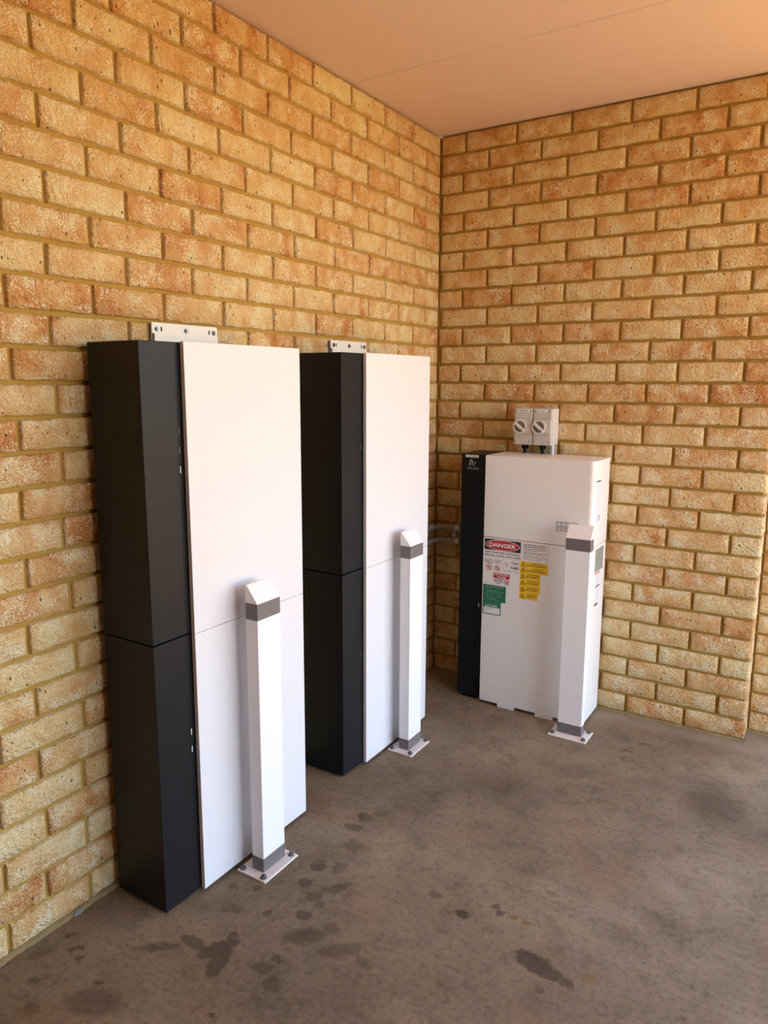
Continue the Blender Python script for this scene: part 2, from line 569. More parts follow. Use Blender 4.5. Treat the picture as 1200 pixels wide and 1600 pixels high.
# --- bricks: a few meshes of each length, shared between the bricks
def brick_bm(bm, L, H, D, seed, M=None, layer=None, val=0.0, nx=8):
    rr = random.Random(seed)
    xs = [-L / 2, -L / 2 + 0.0055] + [-L / 2 + L * (i + 1) / (nx - 1) for i in range(nx - 2)] + [L / 2 - 0.0055, L / 2]
    zs = [-H / 2, -H / 2 + 0.0055, H / 2 - 0.0055, H / 2]
    grid = []
    sag = [rr.uniform(-0.0021, 0.0017) * (1 if i < 20 else -1) for i in range(40)]
    for i, x in enumerate(xs):
        colv = []
        for j, z in enumerate(zs):
            ei, ej = i in (0, len(xs) - 1), j in (0, 3)
            y = rr.uniform(-0.0012, 0.0014)
            if ei or ej:
                y = -0.0034 + rr.uniform(-0.0008, 0.0008)
            dx = rr.uniform(-0.0012, 0.0012) if ei else 0
            dz = (sag[i + (20 if j == 3 else 0)]) if ej else 0
            colv.append(bm.verts.new((x + dx, y, z + dz)))
        grid.append(colv)
    faces = []
    for i in range(len(xs) - 1):
        for j in range(3):
            faces.append(bm.faces.new((grid[i][j], grid[i][j + 1], grid[i + 1][j + 1], grid[i + 1][j])))
    per = [grid[i][0] for i in range(len(xs))] + [grid[-1][j] for j in (1, 2, 3)] + \
          [grid[i][3] for i in range(len(xs) - 2, -1, -1)] + [grid[0][j] for j in (2, 1)]
    back = [bm.verts.new((v.co.x, -D, v.co.z)) for v in per]
    n = len(per)
    for k in range(n):
        faces.append(bm.faces.new((per[k], per[(k + 1) % n], back[(k + 1) % n], back[k])))
    vs = [v for c in grid for v in c] + back
    if M is not None:
        for v in vs:
            v.co = M @ v.co
    if layer is not None:
        for v in vs:
            v[layer] = val
    return faces


def brick_mesh(name, L, D, seed):
    bm = bmesh.new()
    lay = bm.verts.layers.float.new('seed')
    brick_bm(bm, L, BH, D, seed, layer=lay, val=0.0)
    bmesh.ops.recalc_face_normals(bm, faces=bm.faces[:])
    me = bpy.data.meshes.new(name)
    bm.to_mesh(me)
    bm.free()
    for p in me.polygons:
        p.use_smooth = True
    me.materials.append(M_BRICK)
    return me


_cache = {}


def brick_variant(L, D, k):
    key = (round(L, 3), round(D, 3), k)
    if key not in _cache:
        _cache[key] = brick_mesh('brick', L, D, hash(key) & 0xffff)
    return _cache[key]


# solids that hide bricks from the photograph's viewpoint
HIDE = [((0.026, -1.966, 0.0), (0.237, -1.368, 1.551)), ((0.026, -1.117, 0.0), (0.237, -0.518, 1.551)),
        ((0.238, -0.234, 0.0), (0.841, -0.02, 1.137))]


def blocked(p):
    d = Vector(p) - CAM
    for a, b in HIDE:
        t0, t1 = 0.0, 0.995
        ok = True
        for i in range(3):
            if abs(d[i]) < 1e-9:
                if not a[i] <= CAM[i] <= b[i]:
                    ok = False
                continue
            u, v = (a[i] - CAM[i]) / d[i], (b[i] - CAM[i]) / d[i]
            t0, t1 = max(t0, min(u, v)), min(t1, max(u, v))
        if ok and t0 < t1:
            return True
    return False


def in_view(p):
    d = Vector(p) - CAM
    z = d.dot(fwd)
    if z <= 0.05:
        return False
    u = 600 + CXO + FPX * d.dot(RGT) / z
    v = 800 + CYO - FPX * d.dot(UPV) / z
    return -2 < u < 1202 and -2 < v < 1602 and not blocked(p)


LEFT_SHIFT = {0: 0.1, 1: -12.3, 2: -5.4, 3: -6.5, 4: 3.2, 5: -1.8, 6: 7.2, 7: 3.7, 8: 5.1, 9: -5.5, 10: 2.2, 11: -7.1, 12: 3.4, 13: -0.9,
              14: 11.0, 15: 2.4, 16: 1.1, 17: -9.8, 18: 1.4, 19: 1.0, 20: -7.5, 21: 3.7, 22: -0.2, 23: 14.9, 24: -5.0, 25: 2.3, 26: 5.5,
              27: 0.5, 28: -8.0, 29: -1.2}
BACK_SHIFT = {0: 4.0, 1: -8.3, 2: -7.4, 3: 0.3, 4: -0.3, 6: 2.5, 7: 2.9, 8: 1.5, 9: 5.6, 10: 4.8, 11: 6.1, 13: 3.0, 14: -0.6, 15: -0.3,
              16: 4.9, 17: 0.2, 18: 3.1, 19: -1.1, 20: 1.1, 21: -3.3, 22: 1.2, 23: -1.6, 24: -2.9, 25: 0.0, 26: -2.0, 27: -3.7, 28: 1.6, 29: -0.8}


def lay_wall(wall, spans, place, normal_rot, deep_end=None, limit=300):
    """spans: list of (course, s0, s1) measured along the wall; place(s, z) gives the world point of the brick face"""
    rr = random.Random(wall.name)
    rot = Matrix.Rotation(normal_rot, 4, 'Z')
    stuff = bmesh.new()
    lay = stuff.verts.layers.float.new('seed')
    todo = []
    for (k, s0, s1) in spans:
        z = Z0 + (NC - k - 0.5) * PITCH_Z
        L = abs(s1 - s0)
        c = place((s0 + s1) / 2, z)
        seen = 0
        for fs in (0.03, 0.25, 0.5, 0.75, 0.97):
            for fz in (-0.45, 0, 0.45):
                seen += in_view(place(s0 + (s1 - s0) * fs, z + fz * BH))
        size = seen / max(0.2, (Vector(c) - CAM).length) ** 2 * L
        todo.append((seen > 0, size, k, s0, s1, c, L))
    vis = sorted([t for t in todo if t[0]], key=lambda t: -t[1])
    single = set(id(t) for t in vis[:limit])
    nstuff = 0
    for t in todo:
        _, _, k, s0, s1, c, L = t
        D = 0.034
        if deep_end is not None and abs(max(s0, s1) - deep_end) < 0.02:
            D = RC - 0.004
        M = Matrix.Translation(c) @ rot @ Matrix.Rotation(rr.uniform(-0.004, 0.004), 4, 'Y') @ Matrix.Translation((0, rr.uniform(-0.0012, 0.0016), 0))
        if id(t) in single:
            Lq = 0.229 if abs(L - 0.229) < 0.006 else (0.109 if abs(L - 0.109) < 0.006 else round(L, 3))
            o = bpy.data.objects.new('brick', brick_variant(Lq, D, rr.randrange(7)))
            COL.objects.link(o)
            o.parent = wall
            o.matrix_local = M @ Matrix.Diagonal((L / Lq, 1, 1, 1))
        else:
            brick_bm(stuff, L, BH, D, rr.randrange(99999), M, lay, rr.random())
            nstuff += 1
    if nstuff:
        s = mesh_obj('brickwork', stuff, M_BRICK, wall, True)
        s['kind'] = 'stuff'
    else:
        stuff.free()


# unseen walls added to block and shape light: the open side is right
OPEN_Y = -2.6
wall_front = box('wall_front', (-0.13, ROOF_Y - 0.12, 0.0), (ROOF_X + 0.1, ROOF_Y - 0.002, HTOP), M_BRICK)
tag(wall_front, 'added unseen brick wall blocking light behind the viewer', None, kind='structure')
wall_side = box('wall_side', (ROOF_X - 0.11, ROOF_Y, 0.0), (ROOF_X, OPEN_Y, HTOP), M_BRICK)
tag(wall_side, 'added unseen brick wall narrowing the light from the open side', None, kind='structure')

# left wall, face at x = 0, running towards the viewer
wall_left = box('wall_left', (-0.13, ROOF_Y, 0.0), (-0.0115, 0.016, HTOP), M_MORTAR)
tag(wall_left, 'cream and orange brick wall behind the tall cabinets', None, kind='structure')
spans = []
for k in range(NC):
    sh = LEFT_SHIFT[k] / 1000
    off = 0.12 if k % 2 else 0.24
    s = off - sh
    spans.append((k, 0.001, s - JT / 2))
    while s < 4.9:
        spans.append((k, s + JT / 2, s + 0.24 - JT / 2))
        s += 0.24
lay_wall(wall_left, spans, lambda s, z: (0.0, -s, z), -math.pi / 2)

# back wall up to the end of the pier, face at y = 0
wall_back = box('wall_back', (-0.011, 0.0115, 0.0), (XE - 0.010, RC + 0.012, HTOP), M_MORTAR)
tag(wall_back, 'cream and orange brick wall behind the short inverter cabinet', None, kind='structure')
spans = []
for k in range(NC):
    sh = BACK_SHIFT.get(k, 0) / 1000
    if k % 2 == 0:
        s = 0.12 + sh
        spans.append((k, 0.004, s - JT / 2))
    else:
        s = 0.006 + max(-0.004, sh)
    while s < XE - 0.05:
        e = s + 0.24 + (-0.006 if (k % 2 and s < 0.05) else 0)
        if e > XE - 0.06:
            e = XE + JT / 2
        spans.append((k, s + JT / 2, e - JT / 2))
        s = e
lay_wall(wall_back, spans, lambda s, z: (s, 0.0, z), math.pi, deep_end=XE)

# the set-back wall to the right of the pier
wall_right = box('wall_right', (XE - 0.004, RC + 0.0125, 0.0), (1.8, RC + 0.13, HTOP), M_MORTAR)
tag(wall_right, 'narrow strip of yellowish brick wall set back beyond the pier', None, kind='structure')
spans = []
for k in range(NC):
    s = XE + (0.14 if k % 2 else 0.23)
    spans.append((k, XE + 0.004, s - JT / 2))
    while s < 1.75:
        spans.append((k, s + JT / 2, min(1.8, s + 0.24) - JT / 2))
        s += 0.24
lay_wall(wall_right, spans, lambda s, z: (s, RC, z), math.pi)


# ragged mortar left along the foot of the walls
def foot_bead(parent, pts_fn, length, seed, w=0.008):
    bm = bmesh.new()
    n = int(length / 0.012)
    prev = None
    for i in range(n + 1):
        s = length * i / n
        a = 0.55 + 0.9 * mnoise.noise(Vector((s * 17, seed, 0))) + 0.5 * mnoise.noise(Vector((s * 60, seed, 3)))
        a = max(0.06, a)
        ring = [bm.verts.new(pts_fn(s, o, z)) for (o, z) in ((-0.009, 0.012), (0.001 + 0.003 * a, 0.010), (0.002 + w * a, 0.004 + 0.002 * a), (0.004 + w * a, -0.002))]
        if prev:
            for q in range(3):
                bm.faces.new((prev[q], ring[q], ring[q + 1], prev[q + 1]))
        prev = ring
    return mesh_obj('mortar_bead', bm, M_BEAD, parent, True)


foot_bead(wall_left, lambda s, o, z: (o, -s, z), 4.8, 1.0, 0.006)
foot_bead(wall_back, lambda s, o, z: (s, -o, z), XE - 0.006, 2.0)
foot_bead(wall_right, lambda s, o, z: (XE + s, RC - o, z), 0.6, 3.0)
bm = bmesh.new()
add_prism(bm, [(XE - 0.006, -0.006, 0.0), (XE + 0.004, -0.009, 0.0), (XE + 0.003, -0.006, 0.016), (XE - 0.002, -0.004, 0.012)], (0, 0.004, 0))
mesh_obj('flashing', bm, M_GALV, wall_back)
bm = bmesh.new()
add_prism(bm, [(0.004, -2.105, 0.001), (0.004, -2.075, 0.001), (0.006, -2.078, 0.011), (0.005, -2.094, 0.014), (0.004, -2.103, 0.008)], (0.008, 0, 0))
mesh_obj('flashing', bm, M_GALV, wall_left)

# ------------------------------------------------------------------ tall battery cabinets on the left wall
X0, X1, X2 = 0.0257, 0.2207, 0.2373
LB, LW = 0.1289, 0.4704
ZS, ZT = 0.7757, 1.5512


def hole(parent, c, axis, r=0.0052):
    bm = bmesh.new()
    a = Vector(axis)
    add_ring(bm, Vector(c) - a * 0.001, a, r * 1.5, r, 0.0016, 16)
    add_cyl(bm, Vector(c) - a * 0.001, Vector(c) + a * 0.0003, r * 1.02, n=16)
    return mesh_obj('screw_recess', bm, M_DARK, parent)


def tall_unit(name, yn, z0, z1, label, cat, rotz, holes, slits, feet):
    """one battery module; local frame: origin at the near bottom edge of the black front"""
    t = thing(name, label, cat, (X1, yn, z0))
    t.rotation_euler = (0, 0, rotz)
    h = z1 - z0
    zb = 0.010 if feet else 0.0022
    ht = h - 0.0022
    body = box('housing', (X0 - X1, 0, zb), (0, LB + LW - 0.004, ht), M_BLACK, t, bevel=0.0015, seg=2)
    pan = box('front_panel', (0.0032, LB, zb if feet else 0.0006), (X2 - X1, LB + LW, h - 0.0006), M_WHITE, t, bevel=0.0009, seg=2)
    box('panel_gasket', (-0.001, LB + 0.007, zb + 0.006), (0.0034, LB + LW - 0.007, ht - 0.006), M_DARK, t)
    for (hx, hz) in holes:
        hole(t, (hx - X1, 0, hz - z0), (0, -1, 0))
    for (sz, lit) in slits:
        box('status_light', (0.0, 0.1155, sz - z0 - 0.009), (0.0009, 0.1185, sz - z0 + 0.009), M_LED if lit else M_LEDD, t)
    if feet:
        for (fy0, fy1) in ((0.05, 0.11), (0.20, 0.26), (0.46, 0.52)):
            for fx in (-0.17, -0.045):
                box('foot', (fx, fy0, 0.0), (fx + 0.035, fy1, 0.0105), M_DARK, t)
        for fy in (0.22, 0.52):
            box('panel_tab', (0.001, fy, 0.003), (0.0025, fy + 0.07, 0.0102), M_DARK, t)
    return t


tall_unit('battery_cabinet', -1.9663, ZS, ZT, 'upper white and black battery unit of the nearest tall stack', 'battery', -0.005,
          [(0.142, 1.534), (0.1285, 1.320), (0.1285, 0.870)], [(1.3236, 0), (1.2739, 0), (1.2237, 1)], False)
tall_unit('battery_cabinet', -1.9663, 0.0, ZS, 'lower white and black battery unit standing on the floor in the nearest tall stack', 'battery', -0.005,
          [(0.139, 0.748), (0.125, 0.537), (0.1304, 0.0955)], [(0.4951, 1), (0.4441, 1)], True)
tall_unit('battery_cabinet', -1.1166, ZS, ZT, 'upper white and black battery unit of the farther tall stack', 'battery', 0.0007,
          [(0.148, 1.525), (0.132, 1.318), (0.132, 0.872)], [(1.2226, 0)], False)
tall_unit('battery_cabinet', -1.1166, 0.0, ZS, 'lower white and black battery unit standing on the floor in the farther tall stack', 'battery', 0.0007,
          [(0.143, 0.748), (0.143, 0.559), (0.1304, 0.0955)], [(0.4469, 0)], True)


# ------------------------------------------------------------------ wall brackets above the tall cabinets
def bracket(y0, y1, ztop, label):
    t = thing('mounting_bracket', label, 'bracket', (0.0, (y0 + y1) / 2, ztop - 0.15), 'wall brackets above the tall cabinets')
    w = (y1 - y0) / 2
    zt = 0.15
    bm = bmesh.new()
    add_box(bm, (0.0125, -w, zt - 0.030), (0.0155, w, zt), 0.0035, 2, lambda e: abs(e.verts[0].co.x - e.verts[1].co.x) > 0.002 and e.verts[0].co.z > zt - 0.005)
    add_box(bm, (0.0128, -w + 0.0065, 0.0), (0.0185, w - 0.001, zt - 0.0302))
    mesh_obj('plate', bm, M_BRKT, t)
    box('side_flange', (0.0018, -w + 0.0005, 0.0), (0.0124, -w + 0.003, zt - 0.002), M_STEEL, t)
    box('side_flange', (0.0018, w - 0.003, 0.0), (0.0124, w - 0.0005, zt - 0.002), M_STEEL, t)
    for yy in (-w + 0.017, 0.0, w - 0.015):
        bm = bmesh.new()
        add_cyl(bm, (0.0155, yy, zt - 0.018), (0.0168, yy, zt - 0.018), 0.0078, n=20)
        add_cyl(bm, (0.0168, yy, zt - 0.018), (0.0212, yy, zt - 0.018), 0.0052, 0.0046, n=6)
        mesh_obj('screw', bm, M_STEEL, t)
    for yy in (-w + 0.034, w - 0.034):
        bm = bmesh.new()
        add_box(bm, (0.0150, yy - 0.0028, zt - 0.024), (0.0157, yy + 0.0028, zt - 0.011), 0.002, 2, lambda e: abs(e.verts[0].co.x - e.verts[1].co.x) > 0.0005)
        mesh_obj('slot', bm, M_DARK, t)
    return t


bracket(-1.7426, -1.4880, 1.6140, 'white wall bracket with screws above the nearest tall cabinet')
bracket(-0.8905, -0.6495, 1.6052, 'white wall bracket with screws above the farther tall cabinet')


# ------------------------------------------------------------------ bollards
def bollard(label, loc, rotz, plate, bolts, w=0.0990, d=0.0441):
    """local frame: x = away from the cabinet, y = along its front, origin at the post's near inner corner"""
    t = thing('bollard', label, 'bollard', loc, 'white bollards in front of the cabinets')
    t.rotation_euler = (0, 0, rotz)
    zp = 0.006
    vert = lambda e: abs(e.verts[0].co.z - e.verts[1].co.z) > 0.01
    box('base_plate', (plate[0], plate[2], 0.0), (plate[1], plate[3], zp), M_PLATE, t, bevel=0.001, seg=1)
    box('foot_band', (-0.0004, -0.0004, zp), (d + 0.0004, w + 0.0004, 0.0495), M_BAND, t, bevel=0.0022, seg=2, only=vert)
    box('post', (0, 0, 0.0495), (d, w, 0.7868), M_POST, t, bevel=0.0020, seg=2, only=vert)
    box('top_band', (-0.0006, -0.0006, 0.7868), (d + 0.0006, w + 0.0006, 0.8343), M_BAND, t, bevel=0.0022, seg=2, only=vert)
    bm = bmesh.new()
    add_prism(bm, [(0, 0, 0.8343), (d, 0, 0.8343), (d, 0, 0.8372), (0.0055, 0, 0.8858), (0.0018, 0, 0.8863), (0, 0, 0.8848)], (0, w, 0))
    bmesh.ops.recalc_face_normals(bm, faces=bm.faces[:])
    bmesh.ops.bevel(bm, geom=bm.edges[:], offset=0.0010, segments=2, profile=0.5, affect='EDGES')
    mesh_obj('sloped_cap', bm, M_POST, t)
    for (bx, by) in bolts:
        bm = bmesh.new()
        add_cyl(bm, (bx, by, zp), (bx, by, zp + 0.0018), 0.0098, n=20)
        add_cyl(bm, (bx, by, zp + 0.0018), (bx, by, zp + 0.0080), 0.0082, n=6)
        add_cyl(bm, (bx, by, zp + 0.0080), (bx, by, zp + 0.0115), 0.0044, 0.0040, n=12)
        mesh_obj('anchor_bolt', bm, M_STEEL, t)
    return t


pl = (-0.034, 0.0755, -0.031, 0.124)
bl = [(-0.022, -0.018), (0.0585, -0.018), (0.0585, 0.111), (-0.022, 0.111)]
bA = bollard('white bollard with grey bands in front of the nearest tall cabinet', (0.2852, -1.6876, 0), 0.0, pl, bl)
bA.rotation_euler = (0.0, 0.0, 0.0)
bollard('white bollard with grey bands in front of the farther tall cabinet', (0.2794, -0.8132, 0), 0.0, (-0.034, 0.0755, -0.032, 0.118), [(-0.020, -0.018), (0.0620, -0.018), (0.0610, 0.110), (-0.020, 0.110)])
bollard('white bollard with grey bands in front of the short cabinet by the back wall', (0.7642, -0.2896, 0), -math.pi / 2, (-0.028, 0.0815, -0.027, 0.131), [(-0.017, -0.012), (0.0610, -0.013), (0.0630, 0.1165), (-0.017, 0.1165)], w=0.1002, d=0.0395)

# ------------------------------------------------------------------ short inverter cabinet by the back wall
CX0, CXM, CX1 = 0.2384, 0.3647, 0.8413
CYB, CYF, CYK = -0.2072, -0.2341, -0.0194
CZS, CZT = 0.7775, 1.1372
corner = lambda e: abs(e.verts[0].co.z - e.verts[1].co.z) > 0.1 and e.verts[0].co.x > 0.5 and e.verts[0].co.y < -0.1


def cabinet_shell(bm, z0, z1, r):
    add_box(bm, (CXM - CX0, CYF, z0), (CX1 - CX0, CYK, z1))
    bm.edges.ensure_lookup_table()
    es = [e for e in bm.edges if abs(e.verts[0].co.z - e.verts[1].co.z) > 0.05 and e.verts[0].co.x > 0.5 and e.verts[0].co.y < -0.1]
    bmesh.ops.bevel(bm, geom=es, offset=r, segments=6, profile=0.5, affect='EDGES')
    es = [e for e in bm.edges if e.is_manifold and e.calc_face_angle(0) > 0.8]
    bmesh.ops.bevel(bm, geom=es, offset=0.0022, segments=2, profile=0.5, affect='EDGES')
    return bm


low = thing('battery_cabinet', 'short lower white battery unit covered in warning stickers by the back wall', 'battery', (CX0, 0, 0))
upc = thing('inverter', 'upper white inverter unit with black side strip under the rotary switches', 'inverter', (CX0, 0, CZS))
for t, z0, z1 in ((low, 0.014, CZS - 0.0012), (upc, 0.0012, CZT - CZS)):
    bm = cabinet_shell(bmesh.new(), z0, z1, 0.022)
    o = mesh_obj('housing', bm, M_WHITE2, t)
    box('side_strip', (0, CYB, z0 - (0.002 if t is low else 0)), (CXM - CX0 - 0.0015, CYK, z1), M_BLACK, t, bevel=0.0015)
box('top_recess', (CXM - CX0 + 0.07, CYF + 0.05, CZT - CZS), (CX1 - CX0 - 0.03, CYK - 0.02, CZT - CZS + 0.0012), M_WHITE2, upc, bevel=0.0008, seg=1)
for (a, b) in ((0.02, 0.10), (0.27, 0.35), (0.50, 0.56)):
    box('foot', (a, CYF + 0.03, 0.0), (b, CYF + 0.08, 0.0142), M_DARK, low)
    box('foot', (a, CYK - 0.08, 0.0), (b, CYK - 0.03, 0.0142), M_DARK, low)
for (a, b) in ((0.214, 0.292), (0.392, 0.470)):
    box('floor_clip', (a, CYF + 0.0005, 0.0), (b, CYF + 0.012, 0.0142), M_WHITE2, low)
box('status_light', (0.3378 - CX0 - 0.002, CYB - 0.0009, 0.4425), (0.3378 - CX0 + 0.002, CYB, 0.4600), M_LED, low)

# maker's plate and emblem on the black strip
DY = CYB - 0.0004
box('name_tape', (0.2572 - CX0, CYB - 0.0008, 1.1212 - CZS), (0.3199 - CX0, CYB, 1.1325 - CZS), M_LABEL, upc)
bm = bmesh.new()
for x in (0.267, 0.279, 0.291, 0.303):
    add_box(bm, (x - CX0, CYB - 0.0010, 1.1256 - CZS), (x - CX0 + 0.009, CYB - 0.0007, 1.1280 - CZS))
mesh_obj('print', bm, M_INKG, upc)['kind'] = 'stuff'
bm = bmesh.new()
P = lambda x, z: (x - CX0, CYB - 0.0009, z - CZS)
add_prism(bm, [P(0.2820, 1.1150), P(0.2870, 1.1165), P(0.3015, 1.0835), P(0.2945, 1.0835), P(0.2855, 1.1040)], (0, 0.0009, 0))
add_prism(bm, [P(0.2820, 1.1150), P(0.2855, 1.1040), P(0.2805, 1.0935), P(0.2830, 1.0825), P(0.2735, 1.0825), P(0.2740, 1.0945)], (0, 0.0009, 0))
add_prism(bm, [P(0.2815, 1.0935), P(0.2835, 1.0900), P(0.2905, 1.0925), P(0.2900, 1.0952)], (0, 0.0008, 0))
add_prism(bm, [P(0.2998, 1.0990), P(0.3020, 1.1040), P(0.3045, 1.1050), P(0.3082, 1.0985), P(0.3060, 1.0945), P(0.3030, 1.0935)], (0, 0.0009, 0))
lg = mesh_obj('emblem', bm, M_LOGO, upc)
text_part('maker_name', 'AlphaESS', 0.058, 0.0125, (0.2920 - CX0, DY, 1.0720 - CZS), M_LOGO, upc, bold=0.02)

# indicator plate, half hidden behind the bollard
ip = box('indicator_plate', (0.6893 - CX0, CYF - 0.0008, 0.8385 - CZS), (0.7840 - CX0, CYF, 0.8806 - CZS), M_INDP, upc)
for (x, z, r) in ((0.703, 0.868, 0.006), (0.722, 0.868, 0.006), (0.741, 0.868, 0.006), (0.703, 0.847, 0.0042), (0.722, 0.847, 0.0042), (0.741, 0.847, 0.0042)):
    bm = bmesh.new()
    add_cyl(bm, (x - CX0, CYF - 0.0006, z - CZS), (x - CX0, CYF - 0.0016, z - CZS), r, n=18)
    mesh_obj('indicator', bm, M_LABEL, ip)


# --- labels on the front of the lower unit (flat print at its real place)
def panel(name, x0, x1, z0, z1, mat, parent, lvl=1, th=0.0005, y=CYF):
    return box(name, (x0 - CX0, y - th * lvl, z0), (x1 - CX0, y - th * (lvl - 1), z1), mat, parent)


def bars(name, rects, mat, parent, lvl):
    bm = bmesh.new()
    for (x0, x1, z0, z1) in rects:
        add_box(bm, (x0 - CX0, CYF - 0.0005 * lvl, z0), (x1 - CX0, CYF - 0.0005 * (lvl - 1), z1))
    o = mesh_obj(name, bm, mat, parent)
    if len(rects) > 1:
        o['kind'] = 'stuff'        # print too small to pick apart
    return o


def words(x0, x1, z, h, seed, gap=0.0028, wmin=0.005, wmax=0.014):
    rr = random.Random(seed)
    out = []
    x = x0
    while x < x1 - 0.003:
        w = min(rr.uniform(wmin, wmax), x1 - x)
        out.append((x, x + w, z, z + h))
        x += w + gap
    return out


TY = lambda lvl: CYF - 0.0005 * lvl - 0.0002
dl = panel('danger_sign', 0.3668, 0.5398, 0.5640, 0.7728, M_LABEL, low)
tag(dl, 'white danger sticker')
panel('banner', 0.3717, 0.5394, 0.7226, 0.7712, M_INK, dl, 2)


def ellipse(name, cx, cz, rx, rz, mat, parent, lvl, n=48, rin=None):
    bm = bmesh.new()
    y1 = CYF - 0.0005 * lvl
    pts = [(cx - CX0 + rx * math.cos(2 * math.pi * i / n), y1, cz + rz * math.sin(2 * math.pi * i / n)) for i in range(n)]
    if rin is None:
        add_prism(bm, pts, (0, 0.0005, 0))
    else:
        q = [(cx - CX0 + rx * rin * math.cos(2 * math.pi * i / n), y1, cz + rz * rin * math.sin(2 * math.pi * i / n)) for i in range(n)]
        A = [bm.verts.new(p) for p in pts]
        B = [bm.verts.new(p) for p in q]
        for i in range(n):
            bm.faces.new((A[i], A[(i + 1) % n], B[(i + 1) % n], B[i]))
    return mesh_obj(name, bm, mat, parent)


ellipse('oval_border', 0.4555, 0.7470, 0.0792, 0.0232, M_LABEL, dl, 3)
ellipse('oval', 0.4555, 0.7470, 0.0765, 0.0208, M_RED, dl, 4)
text_part('lettering', 'DANGER', 0.1245, 0.0182, (0.4560 - CX0, TY(4), 0.7468), M_LABEL, dl, bold=0.025)
text_part('lettering', 'RISK OF BATTERY EXPLOSION', 0.1600, 0.0078, (0.4560 - CX0, TY(1), 0.7125), M_INK, dl, bold=0.03)
text_part('lettering', 'FIRE WILL CAUSE TOXIC FUMES', 0.1670, 0.0080, (0.4565 - CX0, TY(1), 0.6995), M_INK, dl, bold=0.03)
bars('rule', [(0.3690, 0.5380, 0.6905, 0.6911), (0.4595, 0.4601, 0.6330, 0.6905), (0.4600, 0.5380, 0.6330, 0.6336)], M_INKG, dl, 2)
text_part('lettering', 'NO', 0.0360, 0.0205, (0.3940 - CX0, TY(1), 0.6695), M_INK, dl)
bars('print', words(0.4215, 0.4545, 0.6775, 0.0028, 1) + words(0.4215, 0.4480, 0.6715, 0.0028, 2) + words(0.4215, 0.4500, 0.6655, 0.0028, 3) + words(0.4650, 0.5330, 0.6375, 0.0016, 4), M_INKG, dl, 2)
for (cx, cz) in ((0.3955, 0.6435), (0.4345, 0.6430)):
    s = ellipse('prohibition_sign', cx, cz, 0.0128, 0.0128, M_RED, dl, 2, 28, 0.78)
    bm = bmesh.new()
    add_prism(bm, [(cx - CX0 - 0.0090, CYF - 0.0011, cz + 0.0072), (cx - CX0 - 0.0072, CYF - 0.0011, cz + 0.0090),
                   (cx - CX0 + 0.0090, CYF - 0.0011, cz - 0.0072), (cx - CX0 + 0.0072, CYF - 0.0011, cz - 0.0090)], (0, 0.0005, 0))
    mesh_obj('slash', bm, M_RED, dl)
    bars('pictogram', [(cx - 0.006, cx + 0.006, cz - 0.0016, cz + 0.0012), (cx - 0.001, cx + 0.0015, cz + 0.0012, cz + 0.006)], M_INK, dl, 2)
ellipse('pictogram', 0.4775, 0.6690, 0.0095, 0.0085, M_INKG, dl, 2, 24, 0.82)
bars('pictogram', [(0.4735, 0.4765, 0.6680, 0.6705), (0.4790, 0.4820, 0.6680, 0.6705), (0.4740, 0.4812, 0.6575, 0.6600), (0.4680, 0.4870, 0.6535, 0.6545)], M_INKG, dl, 2)
text_part('lettering', 'TOXIC', 0.0375, 0.0125, (0.5160 - CX0, TY(1), 0.6740), M_INK, dl, bold=0.02)
text_part('lettering', 'FUMES', 0.0385, 0.0125, (0.5155 - CX0, TY(1), 0.6535), M_INK, dl, bold=0.02)

rl = panel('restricted_access_sticker', 0.4165, 0.4940, 0.5685, 0.6222, M_LABEL, low, 2)
panel('red_band', 0.4180, 0.4932, 0.5985, 0.6212, M_RED, rl, 3)
text_part('lettering', 'RESTRICTED', 0.0640, 0.0072, (0.4556 - CX0, TY(3), 0.6152), M_LABEL, rl, bold=0.02)
text_part('lettering', 'ACCESS', 0.0420, 0.0072, (0.4556 - CX0, TY(3), 0.6052), M_LABEL, rl, bold=0.02)
text_part('lettering', 'AUTHORISED', 0.0450, 0.0058, (0.4430 - CX0, TY(2), 0.5930), M_INK, rl, bold=0.03)
text_part('lettering', 'PERSONNEL', 0.0430, 0.0058, (0.4430 - CX0, TY(2), 0.5845), M_INK, rl, bold=0.03)
text_part('lettering', 'ONLY', 0.0190, 0.0058, (0.4430 - CX0, TY(2), 0.5760), M_INK, rl, bold=0.03)
ellipse('prohibition_sign', 0.4800, 0.5840, 0.0122, 0.0122, M_RED, rl, 3, 28, 0.74)
bars('pictogram', [(0.4770, 0.4830, 0.5780, 0.5890)], M_INK, rl, 3)

wl = panel('procedure_sticker', 0.5400, 0.6605, 0.6905, 0.7728, M_LABEL, low)
rect = words(0.5520, 0.6500, 0.7630, 0.0040, 11, 0.003, 0.010, 0.022) + words(0.5520, 0.6500, 0.7545, 0.0040, 12, 0.003, 0.012, 0.022)
for i, z in enumerate((0.7465, 0.7420, 0.7375, 0.7290, 0.7245, 0.7140, 0.7095, 0.6990)):
    rect += words(0.5540, 0.6540 - 0.02 * (i % 3), z, 0.0020, 20 + i)
for z in (0.7510, 0.7330, 0.7195, 0.7050):
    rect.append((0.5425, 0.6560, z, z + 0.0007))
bars('print', rect, M_INKG, wl, 2)
bars('border', [(0.6598, 0.6605, 0.6905, 0.7728)], M_INK, wl, 2)

